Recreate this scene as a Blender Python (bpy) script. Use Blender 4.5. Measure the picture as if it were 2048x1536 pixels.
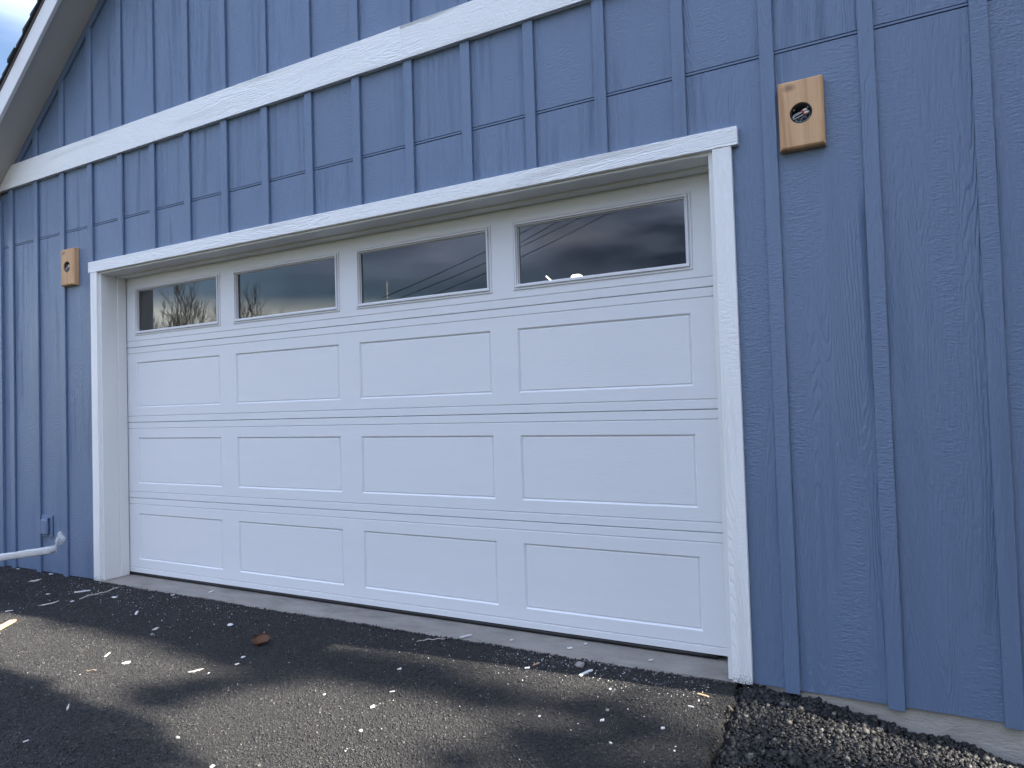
import bpy, bmesh, math, random
import numpy as np
from mathutils import Vector, Matrix
R_ = math.radians
scene = bpy.context.scene
for o in list(bpy.data.objects): bpy.data.objects.remove(o, do_unlink=True)
COL = scene.collection

# ------------------------------------------------------------------ camera
cam_d = bpy.data.cameras.new('camera'); cam = bpy.data.objects.new('camera', cam_d); COL.objects.link(cam)
cam_d.sensor_width = 36.0; cam_d.lens = 1370.53 / 2048 * 36; cam_d.clip_start = .05; cam_d.clip_end = 2000
CAM = Vector((3.1897, -3.3355, 1.2739))
yaw, pit, rol = .49189, .029496, -.030437
fwd = Vector((-math.sin(yaw) * math.cos(pit), math.cos(yaw) * math.cos(pit), math.sin(pit)))
rt = Vector((math.cos(yaw), math.sin(yaw), 0)); up = rt.cross(fwd)
r2 = rt * math.cos(rol) + up * math.sin(rol); u2 = -rt * math.sin(rol) + up * math.cos(rol)
cam.matrix_world = Matrix(((r2.x, u2.x, -fwd.x, CAM.x), (r2.y, u2.y, -fwd.y, CAM.y), (r2.z, u2.z, -fwd.z, CAM.z), (0, 0, 0, 1)))
scene.camera = cam

# ------------------------------------------------------------------ sun and sky
SUN_EL, SUN_AL = R_(37), R_(5)          # from the right, a little behind the wall plane
sdir = Vector((math.cos(SUN_EL) * math.cos(SUN_AL), math.cos(SUN_EL) * math.sin(SUN_AL), math.sin(SUN_EL)))
sun_d = bpy.data.lights.new('sun', 'SUN'); sun = bpy.data.objects.new('sun', sun_d); COL.objects.link(sun)
sun_d.energy = 5.0; sun_d.angle = R_(.53); sun_d.color = (1, .93, .83)
sun.rotation_euler = sdir.to_track_quat('Z', 'Y').to_euler(); sun.location = (12, 2, 14)
world = bpy.data.worlds.new('World'); scene.world = world; world.use_nodes = True
wt = world.node_tree; wn = wt.nodes; wl = wt.links; wn.clear()
def N(nodes, typ, **kw):
    n = nodes.new(typ)
    for k, v in kw.items():
        if k in n.inputs.keys(): n.inputs[k].default_value = v
        else: setattr(n, k, v)
    return n
sky = N(wn, 'ShaderNodeTexSky', sky_type='NISHITA', sun_disc=False, sun_elevation=SUN_EL, sun_rotation=math.pi / 2 - SUN_AL, altitude=200.0, air_density=1.0, dust_density=1.5, ozone_density=2.0)
tc = N(wn, 'ShaderNodeTexCoord')
sep = N(wn, 'ShaderNodeSeparateXYZ'); wl.new(tc.outputs['Generated'], sep.inputs[0])
zc = N(wn, 'ShaderNodeMath', operation='ADD'); wl.new(sep.outputs[2], zc.inputs[0]); zc.inputs[1].default_value = .16
zm = N(wn, 'ShaderNodeMath', operation='MAXIMUM'); wl.new(zc.outputs[0], zm.inputs[0]); zm.inputs[1].default_value = .05
dx = N(wn, 'ShaderNodeMath', operation='DIVIDE'); wl.new(sep.outputs[0], dx.inputs[0]); wl.new(zm.outputs[0], dx.inputs[1])
dy = N(wn, 'ShaderNodeMath', operation='DIVIDE'); wl.new(sep.outputs[1], dy.inputs[0]); wl.new(zm.outputs[0], dy.inputs[1])
cmb = N(wn, 'ShaderNodeCombineXYZ'); wl.new(dx.outputs[0], cmb.inputs[0]); wl.new(dy.outputs[0], cmb.inputs[1])
mp = N(wn, 'ShaderNodeMapping'); mp.inputs['Location'].default_value = (24.4, 2.8, 0); wl.new(cmb.outputs[0], mp.inputs[0])
cn = N(wn, 'ShaderNodeTexNoise', noise_dimensions='2D', Scale=.6, Detail=6.0, Roughness=.52, Distortion=.3); wl.new(mp.outputs[0], cn.inputs['Vector'])
cr = N(wn, 'ShaderNodeValToRGB'); cr.color_ramp.elements[0].position = .36; cr.color_ramp.elements[1].position = .56; wl.new(cn.outputs[0], cr.inputs[0])
low = N(wn, 'ShaderNodeMapRange', interpolation_type='SMOOTHSTEP'); low.inputs[1].default_value = .125; low.inputs[2].default_value = .165; wl.new(sep.outputs[2], low.inputs[0])   # cloud base ends above a clear strip at the horizon
cf = N(wn, 'ShaderNodeMath', operation='MULTIPLY'); wl.new(cr.outputs[0], cf.inputs[0]); wl.new(low.outputs[0], cf.inputs[1])
mp2 = N(wn, 'ShaderNodeMapping'); mp2.inputs['Scale'].default_value = (2.6, 2.6, 9.0); mp2.inputs['Location'].default_value = (9.9, 4.4, 0); wl.new(tc.outputs['Generated'], mp2.inputs[0])
cn2 = N(wn, 'ShaderNodeTexNoise', Scale=1.0, Detail=3.0, Roughness=.5, Distortion=.6); wl.new(mp2.outputs[0], cn2.inputs['Vector'])
cc = N(wn, 'ShaderNodeValToRGB'); cc.color_ramp.elements[0].position = .36; cc.color_ramp.elements[1].position = .70
cc.color_ramp.elements[0].color = (1.5, 2.0, 3.3, 1); cc.color_ramp.elements[1].color = (8.7, 10.0, 13.6, 1); wl.new(cn2.outputs[0], cc.inputs[0])
mx = N(wn, 'ShaderNodeMix', data_type='RGBA'); wl.new(cf.outputs[0], mx.inputs[0]); hb = N(wn, 'ShaderNodeValToRGB'); el_ = hb.color_ramp.elements   # the clear bright strip between the cloud base and the horizon
el_[0].position = .095; el_[0].color = (0, 0, 0, 1); el_[1].position = .158; el_[1].color = (0, 0, 0, 1)
for p_, v_ in ((.120, .8), (.134, .8)): q_ = el_.new(p_); q_.color = (v_, v_, v_, 1)
wl.new(sep.outputs[2], hb.inputs[0])
hm = N(wn, 'ShaderNodeMix', data_type='RGBA'); wl.new(hb.outputs[0], hm.inputs[0]); wl.new(sky.outputs[0], hm.inputs[6]); hm.inputs[7].default_value = (14.5, 14.4, 13.2, 1)
wl.new(hm.outputs[2], mx.inputs[6])
zg = N(wn, 'ShaderNodeMath', operation='MULTIPLY_ADD'); zg.inputs[1].default_value = 2.1; zg.inputs[2].default_value = .22; wl.new(sep.outputs[2], zg.inputs[0])   # an overcast deck is brighter overhead than low down
cs = N(wn, 'ShaderNodeVectorMath', operation='SCALE'); wl.new(cc.outputs[0], cs.inputs[0]); wl.new(zg.outputs[0], cs.inputs['Scale']); wl.new(cs.outputs[0], mx.inputs[7])
bg = N(wn, 'ShaderNodeBackground', Strength=.05); wl.new(mx.outputs[2], bg.inputs[0])
wo = N(wn, 'ShaderNodeOutputWorld'); wl.new(bg.outputs[0], wo.inputs[0])
vs = scene.view_settings; vs.view_transform = 'Standard'; vs.look = 'None'; vs.gamma = 1; vs.use_curve_mapping = False; vs.exposure = 2.24
scene.cycles.max_bounces = 6; scene.cycles.transparent_max_bounces = 8; scene.cycles.diffuse_bounces = 3; scene.cycles.glossy_bounces = 3; scene.cycles.adaptive_threshold = .02; scene.cycles.caustics_reflective = False; scene.cycles.caustics_refractive = False

# ------------------------------------------------------------------ helpers
rng = random.Random(7); nrng = np.random.default_rng(11)
def tag(o, label=None, cat=None, group=None, kind=None):
    if label: o['label'] = label
    if cat: o['category'] = cat
    if group: o['group'] = group
    if kind: o['kind'] = kind
    return o
def thing(name, loc, label, cat, group=None, rot=(0, 0, 0)):
    o = bpy.data.objects.new(name, None); COL.objects.link(o); o.location = loc; o.rotation_euler = rot; o.empty_display_size = .1
    return tag(o, label, cat, group)
def link(name, me, mat=None, parent=None, loc=(0, 0, 0), rot=(0, 0, 0)):
    o = bpy.data.objects.new(name, me); COL.objects.link(o); o.location = loc; o.rotation_euler = rot
    if mat is not None and not me.materials: me.materials.append(mat)
    if parent is not None: o.parent = parent
    return o
def finish(bm, name, bevel=0, seg=1, smooth=False):
    bmesh.ops.recalc_face_normals(bm, faces=bm.faces)
    if bevel:
        bmesh.ops.bevel(bm, geom=[e for e in bm.edges if e.calc_face_angle(0) > .5], offset=bevel, segments=seg, affect='EDGES', clamp_overlap=True)
    me = bpy.data.meshes.new(name); bm.to_mesh(me); bm.free()
    if smooth: me.polygons.foreach_set('use_smooth', [True] * len(me.polygons))
    return me
def prism(bm, poly, y0, y1):
    """polygon in x,z extruded from y0 to y1"""
    a = [bm.verts.new((x, y0, z)) for x, z in poly]; b = [bm.verts.new((x, y1, z)) for x, z in poly]
    n = len(poly); bm.faces.new(a); bm.faces.new(b[::-1])
    for i in range(n): bm.faces.new((a[i], b[i], b[(i + 1) % n], a[(i + 1) % n]))
def boxbm(bm, x0, x1, y0, y1, z0, z1): prism(bm, [(x0, z0), (x1, z0), (x1, z1), (x0, z1)], y0, y1)
def box_obj(name, x0, x1, y0, y1, z0, z1, mat, parent=None, bevel=.0015):
    """box whose origin is its own lower front-left corner"""
    bm = bmesh.new(); boxbm(bm, 0, x1 - x0, 0, y1 - y0, 0, z1 - z0)
    return link(name, finish(bm, name, bevel), mat, parent, (x0, y0, z0))
def poly_obj(name, poly, y0, y1, mat, parent=None, bevel=.0015):
    x0 = min(p[0] for p in poly); z0 = min(p[1] for p in poly)
    bm = bmesh.new(); prism(bm, [(x - x0, z - z0) for x, z in poly], 0, y1 - y0)
    return link(name, finish(bm, name, bevel), mat, parent, (x0, y0, z0))
def tube(bm, pts, rad, n=8, cap=True):
    pts = [Vector(p) for p in pts]; rings = []
    for i, p in enumerate(pts):
        d = (pts[min(i + 1, len(pts) - 1)] - pts[max(i - 1, 0)]).normalized()
        a = d.orthogonal().normalized() if i == 0 else (prev - d * prev.dot(d)).normalized()
        prev = a; b = d.cross(a); r = rad[i] if hasattr(rad, '__len__') else rad
        rings.append([bm.verts.new(p + (a * math.cos(t) + b * math.sin(t)) * r) for t in [2 * math.pi * k / n for k in range(n)]])
    for u, v in zip(rings, rings[1:]):
        for k in range(n): bm.faces.new((u[k], u[(k + 1) % n], v[(k + 1) % n], v[k]))
    if cap: bm.faces.new(rings[0][::-1]); bm.faces.new(rings[-1])

# ------------------------------------------------------------------ materials
def newmat(name):
    m = bpy.data.materials.new(name); m.use_nodes = True
    nt = m.node_tree; return m, nt.nodes, nt.links, nt.nodes['Principled BSDF']
def mth(nodes, links, op, a, b=None, c=None, clamp=False):
    n = nodes.new('ShaderNodeMath'); n.operation = op; n.use_clamp = clamp
    for i, v in enumerate((a, b, c)):
        if v is None: continue
        if isinstance(v, (int, float)): n.inputs[i].default_value = v
        else: links.new(v, n.inputs[i])
    return n.outputs[0]
def ramp(nodes, links, src, stops):
    n = nodes.new('ShaderNodeValToRGB'); e = n.color_ramp.elements
    while len(e) < len(stops): e.new(.5)
    for el, (p, c) in zip(e, stops): el.position = p; el.color = c if len(c) == 4 else (*c, 1)
    links.new(src, n.inputs[0]); return n.outputs[0]
def noise(nodes, links, vec, scale, detail=2, rough=.5, dist=0, dim='3D'):
    n = nodes.new('ShaderNodeTexNoise'); n.noise_dimensions = dim; n.inputs['Scale'].default_value = scale; n.inputs['Detail'].default_value = detail
    n.inputs['Roughness'].default_value = rough; n.inputs['Distortion'].default_value = dist; links.new(vec, n.inputs['Vector']); return n.outputs[0]
def mapping(nodes, links, vec, scale, loc=(0, 0, 0)):
    n = nodes.new('ShaderNodeMapping'); n.inputs['Scale'].default_value = scale; n.inputs['Location'].default_value = loc
    links.new(vec, n.inputs[0]); return n.outputs[0]
def obj_vec(nodes, links, spread=40):
    tcn = nodes.new('ShaderNodeTexCoord'); oi = nodes.new('ShaderNodeObjectInfo')
    m = mth(nodes, links, 'MULTIPLY', oi.outputs['Random'], spread)
    cb = nodes.new('ShaderNodeCombineXYZ'); links.new(m, cb.inputs[0]); links.new(m, cb.inputs[1]); links.new(m, cb.inputs[2])
    va = nodes.new('ShaderNodeVectorMath'); va.operation = 'ADD'; links.new(tcn.outputs['Object'], va.inputs[0]); links.new(cb.outputs[0], va.inputs[1])
    return va.outputs[0], oi.outputs['Random']
def mixc(nodes, links, fac, a, b, blend='MIX'):
    n = nodes.new('ShaderNodeMix'); n.data_type = 'RGBA'; n.blend_type = blend
    for i, v in ((0, fac), (6, a), (7, b)):
        if isinstance(v, (int, float)): n.inputs[i].default_value = v
        elif isinstance(v, tuple): n.inputs[i].default_value = v if len(v) == 4 else (*v, 1)
        else: links.new(v, n.inputs[i])
    return n.outputs[2]
def grain_mat(name, col, along='z', depth=.005, rough=.42, amp=1.0, tone=.06, rings=24.0, foot=False):
    """painted board with embossed cedar grain: cathedral contour lines, straight streaks, saw ripples"""
    m, nd, lk, bs = newmat(name); vec, rnd = obj_vec(nd, lk)
    sp = nd.new('ShaderNodeSeparateXYZ'); lk.new(vec, sp.inputs[0]); cb = nd.new('ShaderNodeCombineXYZ')
    i, j = (0, 2) if along == 'z' else (2, 0)
    lk.new(mth(nd, lk, 'ADD', sp.outputs[i], mth(nd, lk, 'MULTIPLY', sp.outputs[1], .5)), cb.inputs[0]); lk.new(sp.outputs[j], cb.inputs[1]); v = cb.outputs[0]
    def nz(a, l, det=1.0, r=.5, dist=0, loc=(0, 0, 0)): return noise(nd, lk, mapping(nd, lk, v, (a, l, 1), loc), 1.0, det, r, dist, '2D')
    field = nz(7.5, .55, 1.0, .4, .15)
    jag = nz(60, 16, 1.0, .6)
    fr = mth(nd, lk, 'FRACT', mth(nd, lk, 'ADD', mth(nd, lk, 'MULTIPLY', field, rings), mth(nd, lk, 'MULTIPLY', jag, .8)))
    saw = ramp(nd, lk, fr, [(0, (0, 0, 0)), (.30, (1, 1, 1)), (.72, (.55, .55, .55)), (1, (0, 0, 0))])
    mk = nz(5.0, .9, 1.0, .5, 0, (7, 3, 0))
    mask = ramp(nd, lk, mk, [(.40, (.08, .08, .08)), (.58, (1, 1, 1))])
    inv = ramp(nd, lk, mk, [(.36, (1, 1, 1)), (.54, (.12, .12, .12))])
    streak = nz(95, 12, 2.0, .6, .5, (1, 5, 0))
    rip = nz(30, 95, 1.5, .6, .5, (4, 2, 0))
    h = mth(nd, lk, 'ADD', mth(nd, lk, 'MULTIPLY', mth(nd, lk, 'MULTIPLY', saw, mask), .5), mth(nd, lk, 'ADD', mth(nd, lk, 'MULTIPLY', streak, .70), mth(nd, lk, 'MULTIPLY', mth(nd, lk, 'MULTIPLY', rip, inv), .8)))
    bp = nd.new('ShaderNodeBump'); bp.inputs['Strength'].default_value = amp; bp.inputs['Distance'].default_value = depth
    lk.new(h, bp.inputs['Height']); lk.new(bp.outputs[0], bs.inputs['Normal'])
    blotch = nz(8, 1.6, 3.0, .55, 0, (3, 8, 0))
    k = mth(nd, lk, 'ADD', mth(nd, lk, 'ADD', mth(nd, lk, 'MULTIPLY', blotch, tone * 2), 1 - tone), mth(nd, lk, 'MULTIPLY', mth(nd, lk, 'SUBTRACT', rnd, .5), tone))
    c = nd.new('ShaderNodeVectorMath'); c.operation = 'SCALE'; c.inputs[0].default_value = col; lk.new(k, c.inputs['Scale'])
    cout = c.outputs[0]
    if foot:                              # splashed tar and grit on the lowest few centimetres
        tz = nd.new('ShaderNodeTexCoord'); sz = nd.new('ShaderNodeSeparateXYZ'); lk.new(tz.outputs['Object'], sz.inputs[0])
        fade = ramp(nd, lk, mth(nd, lk, 'MULTIPLY', sz.outputs[2], 5.0), [(0, (1, 1, 1)), (.25, (.35, .35, .35)), (.8, (0, 0, 0))])
        sp_ = ramp(nd, lk, mth(nd, lk, 'ADD', noise(nd, lk, tz.outputs['Object'], 150, 3, .65), mth(nd, lk, 'MULTIPLY', fade, .16)), [(.60, (0, 0, 0)), (.68, (1, 1, 1))])
        cout = mixc(nd, lk, mth(nd, lk, 'MULTIPLY', sp_, mth(nd, lk, 'MULTIPLY', fade, .85)), cout, (.07, .06, .05))
    lk.new(cout, bs.inputs['Base Color'])
    rr = mth(nd, lk, 'ADD', rough - .07, mth(nd, lk, 'MULTIPLY', blotch, .16)); lk.new(rr, bs.inputs['Roughness'])
    return m
BLUE = (.134, .192, .298)
M = {}
M['siding'] = grain_mat('blue_siding', BLUE, 'z', .0034, .33, 1.0, .035)
M['batten'] = grain_mat('blue_batten', BLUE, 'z', .0029, .33, 1.0, .035)
M['white_v'] = grain_mat('white_trim_upright', (.87, .87, .86), 'z', .0036, .36, 1.0, .02, 30, True)
M['white_h'] = grain_mat('white_trim_level', (.87, .87, .86), 'x', .0036, .36, 1.0, .02, 30)
def plain(name, col, rough=.5, bump=0, scale=80, tone=.08, metal=0, spec=.5, stretch=(1, 1, 1)):
    m, nd, lk, bs = newmat(name); vec, rnd = obj_vec(nd, lk)
    v2 = mapping(nd, lk, vec, stretch)
    n1 = noise(nd, lk, v2, scale * .08, 4, .6); n2 = noise(nd, lk, v2, scale, 3, .6)
    k = mth(nd, lk, 'ADD', mth(nd, lk, 'MULTIPLY', n1, tone * 2), 1 - tone)
    c = nd.new('ShaderNodeVectorMath'); c.operation = 'SCALE'; c.inputs[0].default_value = col; lk.new(k, c.inputs['Scale']); lk.new(c.outputs[0], bs.inputs['Base Color'])
    bs.inputs['Roughness'].default_value = rough; bs.inputs['Metallic'].default_value = metal; bs.inputs['Specular IOR Level'].default_value = spec
    if bump:
        bp = nd.new('ShaderNodeBump'); bp.inputs['Distance'].default_value = bump; lk.new(n2, bp.inputs['Height']); lk.new(bp.outputs[0], bs.inputs['Normal'])
    return m
M['jamb'] = plain('white_jamb', (.74, .74, .72), .45, .0006, 60, .03, stretch=(3, 3, .3))
M['steel'] = plain('white_door_steel', (.75, .755, .77), .38, .0008, 70, .03, stretch=(.22, 1, 2.6))
M['window_frame'] = plain('white_window_frame', (.74, .74, .76), .35, 0, 40, .01)
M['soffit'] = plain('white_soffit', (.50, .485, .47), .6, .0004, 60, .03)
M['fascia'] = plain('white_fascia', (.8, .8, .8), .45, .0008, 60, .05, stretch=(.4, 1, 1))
M['drip'] = plain('brown_drip_edge', (.12, .10, .10), .4, 0, 50, .05)
M['shingle'] = plain('dark_shingle', (.035, .045, .055), .9, .003, 250, .3)
M['sheath'] = plain('wall_core', (.3, .24, .16), .8, 0, 40, .1)
M['rubber'] = plain('black_rubber', (.012, .012, .013), .5, .0004, 90, .1)
M['drywall'] = plain('garage_interior', (.45, .44, .42), .9, 0, 30, .04)
M['dark_plastic'] = plain('black_plastic', (.012, .014, .018), .35, 0, 50, .1)
M['grey_plastic'] = plain('blue_painted_plastic', (.130, .186, .290), .4, .0004, 120, .05)
M['wire_w'] = plain('white_wire', (.7, .7, .68), .4, 0, 50, .03)
M['wire_g'] = plain('grey_wire', (.28, .3, .33), .35, 0, 50, .1)
M['nut'] = plain('cream_connector', (.72, .62, .5), .4, 0, 50, .05)
M['red'] = plain('red_collar', (.5, .03, .08), .4, 0, 50, .05)
# concrete
def concrete(name, col):
    m, nd, lk, bs = newmat(name); vec, rnd = obj_vec(nd, lk, 0)
    a = noise(nd, lk, mapping(nd, lk, vec, (1.2, 3, 3)), 3.0, 6, .62, .3); b = noise(nd, lk, vec, 120, 3, .6); d = noise(nd, lk, mapping(nd, lk, vec, (2, 9, 9)), 8, 4, .6, 1.0)
    c1 = ramp(nd, lk, a, [(.25, tuple(v * .62 for v in col)), (.5, col), (.75, tuple(v * 1.28 for v in col))])
    c2 = mixc(nd, lk, ramp(nd, lk, d, [(.55, (0, 0, 0)), (.7, (.4, .4, .4))]), c1, (.36, .33, .29))
    c3 = mixc(nd, lk, ramp(nd, lk, b, [(.62, (0, 0, 0)), (.72, (.6, .6, .6))]), c2, (.1, .1, .1))
    lk.new(c3, bs.inputs['Base Color']); bs.inputs['Roughness'].default_value = .85
    bp = nd.new('ShaderNodeBump'); bp.inputs['Distance'].default_value = .0025
    lk.new(mth(nd, lk, 'ADD', b, mth(nd, lk, 'MULTIPLY', d, 1.5)), bp.inputs['Height']); lk.new(bp.outputs[0], bs.inputs['Normal'])
    return m
M['concrete'] = concrete('concrete', (.40, .375, .335))
M['slab'] = concrete('slab_concrete', (.235, .215, .188))
# asphalt
def asphalt():
    m, nd, lk, bs = newmat('asphalt'); vec, rnd = obj_vec(nd, lk, 0)
    vo = nd.new('ShaderNodeTexVoronoi'); vo.inputs['Scale'].default_value = 130; lk.new(vec, vo.inputs['Vector'])
    vo2 = nd.new('ShaderNodeTexVoronoi'); vo2.inputs['Scale'].default_value = 260; lk.new(vec, vo2.inputs['Vector'])
    big = noise(nd, lk, vec, 2.2, 5, .6, .4); fine = noise(nd, lk, vec, 400, 3, .7)
    sep = nd.new('ShaderNodeSeparateColor'); lk.new(vo.outputs['Color'], sep.inputs[0])
    c = ramp(nd, lk, sep.outputs[0], [(0, (.004, .004, .0045)), (.5, (.010, .0098, .0095)), (.82, (.024, .0228, .021)), (1, (.07, .066, .06))])
    c = mixc(nd, lk, ramp(nd, lk, big, [(.35, (0, 0, 0)), (.75, (.75, .75, .75))]), c, (.026, .0235, .021))
    lk.new(c, bs.inputs['Base Color']); bs.inputs['Roughness'].default_value = .72
    h = mth(nd, lk, 'ADD', mth(nd, lk, 'MULTIPLY', vo.outputs['Distance'], -1.3), mth(nd, lk, 'ADD', mth(nd, lk, 'MULTIPLY', vo2.outputs['Distance'], -.6), mth(nd, lk, 'MULTIPLY', fine, .35)))
    bp = nd.new('ShaderNodeBump'); bp.inputs['Distance'].default_value = .010; lk.new(h, bp.inputs['Height']); lk.new(bp.outputs[0], bs.inputs['Normal'])
    return m
M['asphalt'] = asphalt()
def island(name, stops, rough=.7, bump=.001, scale=200):
    m, nd, lk, bs = newmat(name); g = nd.new('ShaderNodeNewGeometry'); tcn = nd.new('ShaderNodeTexCoord')
    n1 = noise(nd, lk, tcn.outputs['Object'], scale, 3, .6)
    c = ramp(nd, lk, g.outputs['Random Per Island'], stops)
    c = mixc(nd, lk, .5, c, mixc(nd, lk, n1, (.35, .35, .35), (1.6, 1.6, 1.6)), 'MULTIPLY')
    lk.new(c, bs.inputs['Base Color']); bs.inputs['Roughness'].default_value = rough
    bp = nd.new('ShaderNodeBump'); bp.inputs['Distance'].default_value = bump; lk.new(n1, bp.inputs['Height']); lk.new(bp.outputs[0], bs.inputs['Normal'])
    return m
M['grain'] = island('asphalt_aggregate', [(0, (.007, .007, .008)), (.45, (.015, .0149, .0148)), (.8, (.029, .028, .0265)), (.97, (.052, .049, .046)), (1, (.12, .113, .105))], .65)
M['gravel'] = island('dark_gravel', [(0, (.005, .005, .006)), (.6, (.010, .0098, .0095)), (.88, (.020, .019, .017)), (.96, (.05, .045, .039)), (1, (.22, .2, .165))], .6)
M['fleck'] = island('white_fleck', [(0, (.42, .42, .41)), (1, (.74, .74, .72))], .6)
M['bed'] = plain('gravel_bed_earth', (.012, .0115, .011), .9, .006, 60, .4)
M['ground'] = plain('far_ground', (.07, .075, .045), .95, .02, 6, .4)
M['chip'] = plain('white_paint_chip', (.62, .62, .60), .5, .0006, 200, .06)
M['scrap'] = plain('greyish_scrap', (.42, .38, .33), .7, .001, 150, .25)
M['tan'] = plain('tan_wood_scrap', (.52, .33, .19), .6, .0006, 90, .2, stretch=(.3, 3, 3))
M['leaf'] = plain('brown_dead_leaf', (.21, .105, .055), .65, .0012, 130, .4)
M['pebble'] = plain('grey_stone', (.25, .24, .22), .8, .0015, 150, .3)
M['twig'] = plain('twig_bark', (.16, .12, .085), .8, .0005, 120, .3)
M['bark'] = plain('bare_tree_bark', (.022, .019, .017), .9, .004, 30, .3)
M['needle'] = plain('evergreen_leaves', (.035, .06, .022), .7, 0, 10, .4)
M['cable'] = plain('cable_black', (.02, .02, .02), .5, 0, 10, .1)
M['pole'] = plain('pole_wood', (.3, .29, .28), .9, .003, 40, .3)
M['wrapboard'] = plain('white_wrapped_profile', (.46, .45, .43), .35, .0004, 60, .06)
# cedar block
def cedar():
    m, nd, lk, bs = newmat('cedar_block'); vec, rnd = obj_vec(nd, lk, 9)
    g = noise(nd, lk, mapping(nd, lk, vec, (26, 8, 1.6)), 1.0, 3, .55, .6); f = noise(nd, lk, mapping(nd, lk, vec, (220, 60, 9)), 1.0, 3, .6); sw = noise(nd, lk, mapping(nd, lk, vec, (14, 14, 170)), 1.0, 2, .5)
    c = ramp(nd, lk, g, [(.28, (.49, .25, .11)), (.5, (.69, .40, .195)), (.72, (.77, .48, .245))])
    c = mixc(nd, lk, mth(nd, lk, 'MULTIPLY', f, .35), c, (.33, .18, .09))
    c = mixc(nd, lk, mth(nd, lk, 'MULTIPLY', sw, .22), c, (.62, .44, .27))
    tcn = nd.new('ShaderNodeTexCoord'); ds = nd.new('ShaderNodeVectorMath'); ds.operation = 'DISTANCE'
    lk.new(mapping(nd, lk, tcn.outputs['Object'], (1, .01, 1.5)), ds.inputs[0]); ds.inputs[1].default_value = (-.045, 0, .415)
    kn = ramp(nd, lk, mth(nd, lk, 'ADD', ds.outputs['Value'], mth(nd, lk, 'MULTIPLY', g, .02)), [(.0, (1, 1, 1)), (.018, (.85, .85, .85)), (.045, (0, 0, 0))])
    c = mixc(nd, lk, mth(nd, lk, 'MULTIPLY', kn, .75), c, (.10, .045, .03))
    lk.new(c, bs.inputs['Base Color']); bs.inputs['Roughness'].default_value = .6
    bp = nd.new('ShaderNodeBump'); bp.inputs['Distance'].default_value = .0008; lk.new(mth(nd, lk, 'ADD', f, sw), bp.inputs['Height']); lk.new(bp.outputs[0], bs.inputs['Normal'])
    return m
M['cedar'] = cedar()
def glassmat(name, ior, rough=0, col=(1, 1, 1)):
    m, nd, lk, bs = newmat(name); bs.inputs['Base Color'].default_value = (*col, 1); bs.inputs['Transmission Weight'].default_value = 1
    bs.inputs['IOR'].default_value = ior; bs.inputs['Roughness'].default_value = rough; return m
M['glass'] = glassmat('window_glass', 1.6, 0, (.75, .8, .82))
m, nd, lk, bs = newmat('clear_film'); tr = nd.new('ShaderNodeBsdfTransparent'); mxs = nd.new('ShaderNodeMixShader'); mxs.inputs[0].default_value = .36
bs.inputs['Base Color'].default_value = (.85, .87, .9, 1); bs.inputs['Roughness'].default_value = .12; bs.inputs['Specular IOR Level'].default_value = .8
tcn = nd.new('ShaderNodeTexCoord'); n1 = noise(nd, lk, tcn.outputs['Object'], 45, 3, .6, 1.2); bp = nd.new('ShaderNodeBump'); bp.inputs['Distance'].default_value = .006; lk.new(n1, bp.inputs['Height']); lk.new(bp.outputs[0], bs.inputs['Normal'])
lk.new(tr.outputs[0], mxs.inputs[1]); lk.new(bs.outputs[0], mxs.inputs[2]); lk.new(mxs.outputs[0], nd['Material Output'].inputs[0]); M['film'] = m
m, nd, lk, bs = newmat('lit_lens'); bs.inputs['Base Color'].default_value = (.8, .75, .65, 1); bs.inputs['Emission Color'].default_value = (1, .9, .72, 1); bs.inputs['Emission Strength'].default_value = .9; M['lens'] = m

# ------------------------------------------------------------------ garage: key dimensions (metres)
XC = .09                                  # gable centre line
WL, WR = -3.95, 4.13                      # wall ends
ZS, ZJ = -.05, 2.845                      # bottom of siding, panel joint
ZB0, ZB1 = 3.3676, 3.575                  # band board
XB, SP, BW = -2.4596, .4064, .0635        # batten right edge k=0, spacing, width
CL, CR = -2.391, 2.534                    # casing inner edges
ZH0, ZH1 = 2.455, 2.5435                  # head casing
PIT = .833
def zrake(x): return 3.571 + PIT * ((x if x < XC else 2 * XC - x) + 3.667)   # soffit line on the wall
APEX = zrake(XC)
garage = thing('garage', (0, 0, 0), 'blue board-and-batten garage with white trim and a wide white sectional door', 'garage')
# wall core with the opening
bm = bmesh.new()
prism(bm, [(WL + .01, -.05), (CL - .02, -.05), (CL - .02, 2.52), (CR + .02, 2.52), (CR + .02, -.05), (WR - .01, -.05), (WR - .01, zrake(WR) - .02), (XC, APEX - .02), (WL + .01, zrake(WL) - .02)], .013, .15)
wall = link('wall', finish(bm, 'wall'), M['grey_plastic'], garage)
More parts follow.
